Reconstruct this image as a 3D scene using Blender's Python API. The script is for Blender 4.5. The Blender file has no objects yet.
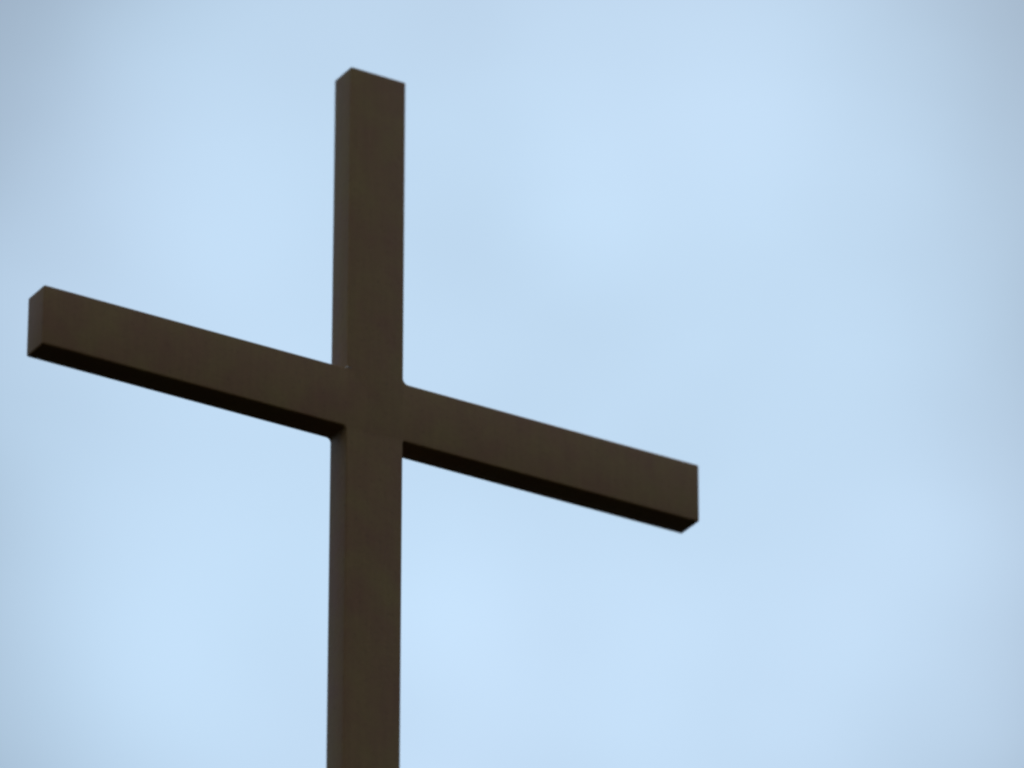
import bpy, bmesh, math, random
from mathutils import Vector, Matrix, noise

random.seed(4)
sc = bpy.context.scene
col = sc.collection

# ---------------------------------------------------------------- numbers
W = 0.15                                  # width of the post's front face, metres
YAW = math.radians(30.884)                # the cross is turned away from the camera
PITCH = math.radians(27.539)
ROLL = math.radians(-0.066)
DEPTH = 0.538 * W
BAR_H = 1.025 * W
ARM_L, ARM_R, TOP = 5.905 * W, 6.018 * W, 5.98 * W
CAM = Vector((0, 0, 1.6))
Rt = Vector((1, 0, 0)); Fw = Vector((0, math.cos(PITCH), math.sin(PITCH))); Up = Vector((0, -math.sin(PITCH), math.cos(PITCH)))
CROSSING = CAM + Rt * (-2.150 * W) + Up * (-0.324 * W) + Fw * (125.9 * W)

# ---------------------------------------------------------------- camera
cd = bpy.data.cameras.new('camera'); cam = bpy.data.objects.new('camera', cd); col.objects.link(cam)
cr, sr = math.cos(ROLL), math.sin(ROLL)
r2 = Rt * cr - Up * sr; u2 = Rt * sr + Up * cr
m = Matrix((r2, u2, -Fw)).transposed().to_4x4(); m.translation = CAM
cam.matrix_world = m
cd.sensor_width = 36; cd.lens = 36 * 8002.4 / 1024
cd.clip_start = 0.1; cd.clip_end = 20000
cd.dof.use_dof = True
cd.dof.focus_distance = 125.9 * W - 0.10
cd.dof.aperture_fstop = (cd.lens / 1000) / 0.27
sc.camera = cam

# ---------------------------------------------------------------- sky
SUN_EL, SUN_AZ = math.radians(50), math.radians(28)      # azimuth from +Y (view direction), negative = left
world = bpy.data.worlds.new('World'); sc.world = world
world.use_nodes = True
nt = world.node_tree; nt.nodes.clear()
N = lambda t: nt.nodes.new(t); Lk = nt.links.new
out = N('ShaderNodeOutputWorld')
sky = N('ShaderNodeTexSky'); sky.sky_type = 'NISHITA'; sky.sun_disc = False
sky.sun_elevation = SUN_EL; sky.sun_rotation = SUN_AZ; sky.air_density = 1.0; sky.dust_density = 1.5
bg_s = N('ShaderNodeBackground'); bg_s.inputs[1].default_value = 0.11; Lk(sky.outputs[0], bg_s.inputs[0])
tc = N('ShaderNodeTexCoord')
def wnoise(scale, detail, rough, off, stretch=(1, 1, 1), rot=(0, 0, 0), dist=0.0):
    mp = N('ShaderNodeMapping'); mp.inputs['Location'].default_value = off
    mp.inputs['Scale'].default_value = stretch; mp.inputs['Rotation'].default_value = rot
    Lk(tc.outputs['Generated'], mp.inputs[0])
    n = N('ShaderNodeTexNoise'); n.inputs['Scale'].default_value = scale
    n.inputs['Detail'].default_value = detail; n.inputs['Roughness'].default_value = rough
    n.inputs['Distortion'].default_value = dist
    Lk(mp.outputs[0], n.inputs[0]); return n.outputs['Fac']
def mr(v, a, b, c, d, smooth=False):
    n = N('ShaderNodeMapRange'); n.interpolation_type = 'SMOOTHSTEP' if smooth else 'LINEAR'
    for i, x in enumerate((a, b, c, d)): n.inputs[1 + i].default_value = x
    Lk(v, n.inputs[0]); return n.outputs[0]
def mth(op, a, b):
    n = N('ShaderNodeMath'); n.operation = op
    for i, x in enumerate((a, b)):
        if isinstance(x, (int, float)): n.inputs[i].default_value = x
        else: Lk(x, n.inputs[i])
    return n.outputs[0]
# lens vignette painted into the sky: bright around one direction, dimmer further out
vignette_dir = (Fw + Rt * (-0.001) + Up * (-0.004)).normalized()
vs = N('ShaderNodeVectorMath'); vs.operation = 'DISTANCE'; vs.inputs[1].default_value = vignette_dir
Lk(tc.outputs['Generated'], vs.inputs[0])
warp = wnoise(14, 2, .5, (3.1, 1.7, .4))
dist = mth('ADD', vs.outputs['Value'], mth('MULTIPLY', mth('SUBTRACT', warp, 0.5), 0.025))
vignette = mr(dist, 0.045, 0.100, 1.0, 0.0, True)
# soft wispy detail
big = wnoise(22, 3, .5, (0.3, 2.2, 5.1), (1, 1, 1.5), (0.3, 0.5, 0.2), .3)
fine = wnoise(50, 6, .62, (1.3, 0.2, 7.1), (1, 1, 2.2), (0.2, 0.6, 0.1), .5)
wisp = mth('ADD', mth('MULTIPLY', mth('SUBTRACT', big, .5), .34), mth('MULTIPLY', mth('SUBTRACT', fine, .5), .46))
# soft whitish tufts of the thin cloud, each in its own direction of the sky
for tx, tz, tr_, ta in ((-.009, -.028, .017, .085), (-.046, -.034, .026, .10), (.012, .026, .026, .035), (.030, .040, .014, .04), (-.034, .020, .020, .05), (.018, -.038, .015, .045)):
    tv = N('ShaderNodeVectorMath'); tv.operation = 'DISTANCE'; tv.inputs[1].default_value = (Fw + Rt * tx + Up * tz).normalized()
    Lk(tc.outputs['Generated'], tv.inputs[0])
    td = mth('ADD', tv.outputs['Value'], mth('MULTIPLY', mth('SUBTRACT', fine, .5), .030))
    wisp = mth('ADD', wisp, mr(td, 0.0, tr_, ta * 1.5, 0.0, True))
level = mth('ADD', mth('ADD', mth('MULTIPLY', vignette, 0.53), 0.515), mth('MULTIPLY', wisp, 0.9))
hue = N('ShaderNodeMix'); hue.data_type = 'RGBA'
hue.inputs[6].default_value = (.525, .72, .90, 1); hue.inputs[7].default_value = (.545, .73, .915, 1)
Lk(mr(wnoise(16, 3, .5, (9.3, 4.2, 2.2)), .35, .65, 0, 1, True), hue.inputs[0])
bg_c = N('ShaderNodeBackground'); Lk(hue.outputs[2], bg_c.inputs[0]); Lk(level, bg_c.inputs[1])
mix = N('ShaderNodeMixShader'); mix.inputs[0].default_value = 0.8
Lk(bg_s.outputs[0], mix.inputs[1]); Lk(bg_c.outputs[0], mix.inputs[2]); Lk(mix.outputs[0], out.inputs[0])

# ---------------------------------------------------------------- sun (veiled by thin cloud)
sd = bpy.data.lights.new('sun', 'SUN'); sun = bpy.data.objects.new('sun', sd); col.objects.link(sun)
sd.energy = 0.6; sd.angle = math.radians(14); sd.color = (1, .95, .88)
sdir = Vector((math.sin(SUN_AZ) * math.cos(SUN_EL), math.cos(SUN_AZ) * math.cos(SUN_EL), math.sin(SUN_EL)))
sun.rotation_euler = sdir.to_track_quat('Z', 'Y').to_euler(); sun.location = (0, 0, 30)

vs_ = sc.view_settings
sc.display_settings.display_device = 'sRGB'
vs_.view_transform = 'Standard'; vs_.look = 'None'; vs_.exposure = 0; vs_.gamma = 1; vs_.use_curve_mapping = False
sc.cycles.filter_width = 2.8

# ---------------------------------------------------------------- materials
def material(name, base, rough, var=.15, scale=6, bump=.0, bscale=40, streaks=False, metallic=0, spec=.5, tint=None):
    mt = bpy.data.materials.new(name); mt.use_nodes = True
    t = mt.node_tree; b = t.nodes['Principled BSDF']
    tcn = t.nodes.new('ShaderNodeTexCoord')
    n = t.nodes.new('ShaderNodeTexNoise'); n.inputs['Scale'].default_value = scale; n.inputs['Detail'].default_value = 6
    t.links.new(tcn.outputs['Object'], n.inputs[0])
    cr_ = t.nodes.new('ShaderNodeValToRGB')
    lo = [c * (1 - var) for c in base]; hi = [c * (1 + var) for c in (tint or base)]
    cr_.color_ramp.elements[0].position = .32; cr_.color_ramp.elements[1].position = .68
    cr_.color_ramp.elements[0].color = (*lo, 1); cr_.color_ramp.elements[1].color = (*hi, 1)
    t.links.new(n.outputs['Fac'], cr_.inputs[0]); c = cr_.outputs[0]
    if streaks:                      # faint rain streaks and grime specks of the weathered paint
        mp = t.nodes.new('ShaderNodeMapping'); mp.inputs['Scale'].default_value = (70, 70, 5)
        t.links.new(tcn.outputs['Object'], mp.inputs[0])
        for src, sc_, lo_, hi_, mn in ((mp.outputs[0], 1, .36, .66, .95), (tcn.outputs['Object'], 90, .28, .42, .86)):
            v = t.nodes.new('ShaderNodeTexNoise'); v.inputs['Scale'].default_value = sc_; v.inputs['Detail'].default_value = 4
            t.links.new(src, v.inputs[0])
            m2 = t.nodes.new('ShaderNodeMapRange'); t.links.new(v.outputs['Fac'], m2.inputs[0])
            for i, x in enumerate((lo_, hi_, mn, 1.015)): m2.inputs[1 + i].default_value = x
            mx = t.nodes.new('ShaderNodeMix'); mx.data_type = 'RGBA'; mx.blend_type = 'MULTIPLY'; mx.inputs[0].default_value = 1
            t.links.new(c, mx.inputs[6]); t.links.new(m2.outputs[0], mx.inputs[7]); c = mx.outputs[2]
    t.links.new(c, b.inputs['Base Color'])
    rr = t.nodes.new('ShaderNodeMapRange'); t.links.new(n.outputs['Fac'], rr.inputs[0])
    rr.inputs[3].default_value = rough - .06; rr.inputs[4].default_value = rough + .08
    t.links.new(rr.outputs[0], b.inputs['Roughness'])
    b.inputs['Metallic'].default_value = metallic; b.inputs['Specular IOR Level'].default_value = spec
    if bump:
        n2 = t.nodes.new('ShaderNodeTexNoise'); n2.inputs['Scale'].default_value = bscale; n2.inputs['Detail'].default_value = 4
        t.links.new(tcn.outputs['Object'], n2.inputs[0])
        bp = t.nodes.new('ShaderNodeBump'); bp.inputs['Strength'].default_value = bump; bp.inputs['Distance'].default_value = .004
        t.links.new(n2.outputs['Fac'], bp.inputs['Height']); t.links.new(bp.outputs[0], b.inputs['Normal'])
    return mt
M_paint = material('brown_paint', (.290, .124, .052), .52, .10, 9, .25, 60, streaks=True, spec=.24, tint=(.255, .138, .045))
M_weld = material('weld_metal', (.60, .46, .36), .45, .25, 60, .5, 200)
M_conc = material('concrete', (.30, .29, .27), .85, .15, 4, .5, 50)
M_grass = material('grass_ground', (.016, .018, .011), .95, .3, .6, 0, spec=0, tint=(.022, .021, .013))

def link(name, bm, mat, parent=None, smooth=False):
    me = bpy.data.meshes.new(name); bm.to_mesh(me); bm.free()
    me.materials.append(mat)
    o = bpy.data.objects.new(name, me); col.objects.link(o)
    if parent: o.parent = parent
    if smooth:
        for p in me.polygons: p.use_smooth = True
        me.set_sharp_from_angle(angle=math.radians(38))
    return o

# ---------------------------------------------------------------- ground
bm = bmesh.new(); bmesh.ops.create_grid(bm, x_segments=8, y_segments=8, size=4000)
g = link('ground', bm, M_grass); g['kind'] = 'structure'

# ---------------------------------------------------------------- the cross
rot = Matrix.Rotation(YAW, 4, 'Z')
root = bpy.data.objects.new('steel_cross', None); col.objects.link(root)
root.empty_display_size = .5
root.location = (CROSSING.x, CROSSING.y, 0.0)
root.rotation_euler = (0, 0, YAW)
root['label'] = 'tall plain brown painted steel cross standing alone against pale blue sky'
root['category'] = 'cross'
ZC = CROSSING.z                       # height of the crossing; root origin = post's front face centre at the ground
z_base = 0.10
hw, hh = W * .511, BAR_H / 2

def arc(cx, cz, r, a0, a1, n=5):
    return [(cx + r * math.cos(math.radians(a0 + (a1 - a0) * i / n)), cz + r * math.sin(math.radians(a0 + (a1 - a0) * i / n))) for i in range(n + 1)]
# silhouette, counter clockwise seen from the front (x right, z up), welded inner corners rounded
rTR, rTL, rBL, rBR = .095 * W, .03 * W, .075 * W, .04 * W
P = [(-hw, z_base - ZC), (hw, z_base - ZC)]
P += arc(hw + rBR, -hh - rBR, rBR, 180, 90)
P += [(ARM_R, -hh), (ARM_R, hh)]
P += arc(hw + rTR, hh + rTR, rTR, 270, 180)
P += [(hw, TOP), (-hw, TOP)]
P += arc(-hw - rTL, hh + rTL, rTL, 0, -90)
P += [(-ARM_L, hh), (-ARM_L, -hh)]
P += arc(-hw - rBL, -hh - rBL, rBL, 90, 0)
bm = bmesh.new()
f_ = [bm.verts.new((x, 0, z + ZC)) for x, z in P]
b_ = [bm.verts.new((x, DEPTH, z + ZC)) for x, z in P]
bm.faces.new(f_); bm.faces.new(list(reversed(b_)))
n = len(P)
for i in range(n):
    j = (i + 1) % n
    bm.faces.new((f_[j], f_[i], b_[i], b_[j]))
bm.normal_update()
bmesh.ops.recalc_face_normals(bm, faces=bm.faces)
def sharp(e):
    return len(e.link_faces) == 2 and e.calc_face_angle(0) > math.radians(40)
edges = [e for e in bm.edges if sharp(e)]
bmesh.ops.bevel(bm, geom=edges, offset=.045 * W, offset_type='OFFSET', segments=3, profile=.5, affect='EDGES', clamp_overlap=True)
# cut at the sides of the post, so post and crossbar are parts of their own
for x in (-hw, hw):
    xx = x - .0 if x < 0 else x
    bmesh.ops.bisect_plane(bm, geom=bm.verts[:] + bm.edges[:] + bm.faces[:], plane_co=(xx, 0, 0), plane_no=(1, 0, 0), dist=1e-5)
def keep(src, test):
    b2 = src.copy()
    bmesh.ops.delete(b2, geom=[f for f in b2.faces if not test(f.calc_center_median())], context='FACES')
    return b2
post = link('post', keep(bm, lambda c: abs(c.x) <= hw + 1e-5), M_paint, root, True)
bar = link('crossbar', keep(bm, lambda c: abs(c.x) > hw + 1e-5), M_paint, root, True)
bm.free()

# weld beads where the post stands on the bar
def bead(pts, r):
    bm = bmesh.new()
    rings = []
    for k, p in enumerate(pts):
        p = Vector(p); q = Vector(pts[min(k + 1, len(pts) - 1)]) - Vector(pts[max(k - 1, 0)])
        q.normalize(); a = q.orthogonal().normalized(); b = q.cross(a)
        rr = r * (1 + .3 * math.sin(k * 2.4) + random.uniform(-.15, .15)) * (0.35 if k in (0, len(pts) - 1) else 1)
        rings.append([bm.verts.new(p + (a * math.cos(t) + b * math.sin(t)) * rr) for t in [i * math.tau / 8 for i in range(8)]])
    for A, B in zip(rings, rings[1:]):
        for i in range(8): bm.faces.new((A[i], A[(i + 1) % 8], B[(i + 1) % 8], B[i]))
    bm.faces.new(rings[0]); bm.faces.new(list(reversed(rings[-1])))
    bmesh.ops.recalc_face_normals(bm, faces=bm.faces)
    return bm
k = .012 * W / .15
pts = [(-hw - .001, DEPTH * .42 * (1 - t) , ZC + hh + .003) for t in [i / 8 for i in range(7)]]
pts += [(-hw + .000, .000, ZC + hh + .003), (-hw + .006, -.001, ZC + hh + .003), (-hw + .010, .001, ZC + hh + .001)]
w1 = link('weld_bead', bead(pts[4:], .0022), M_weld, root, True); w1['label'] = 'small pale weld bead at the upper left inner corner'
# footing
bm = bmesh.new()
bmesh.ops.create_cube(bm, size=1, matrix=Matrix.Translation((0, DEPTH / 2, -.05)) @ Matrix.Diagonal((1.1, .9, .4, 1)))
bmesh.ops.bevel(bm, geom=bm.edges[:], offset=.025, segments=2, affect='EDGES')
link('footing', bm, M_conc, root)
bm = bmesh.new()
bmesh.ops.create_cube(bm, size=1, matrix=Matrix.Translation((0, DEPTH / 2, .159)) @ Matrix.Diagonal((.34, .26, .018, 1)))
bmesh.ops.bevel(bm, geom=bm.edges[:], offset=.003, segments=2, affect='EDGES')
link('base_plate', bm, M_paint, root)
for sx in (-1, 1):
    for sy in (-1, 1):
        bm = bmesh.new()
        bmesh.ops.create_cone(bm, cap_ends=True, segments=6, radius1=.014, radius2=.014, depth=.016, matrix=Matrix.Translation((sx * .135, DEPTH / 2 + sy * .095, .176)))
        bmesh.ops.create_cone(bm, cap_ends=True, segments=12, radius1=.007, radius2=.006, depth=.03, matrix=Matrix.Translation((sx * .135, DEPTH / 2 + sy * .095, .193)))
        link('anchor_bolt', bm, M_weld, root)
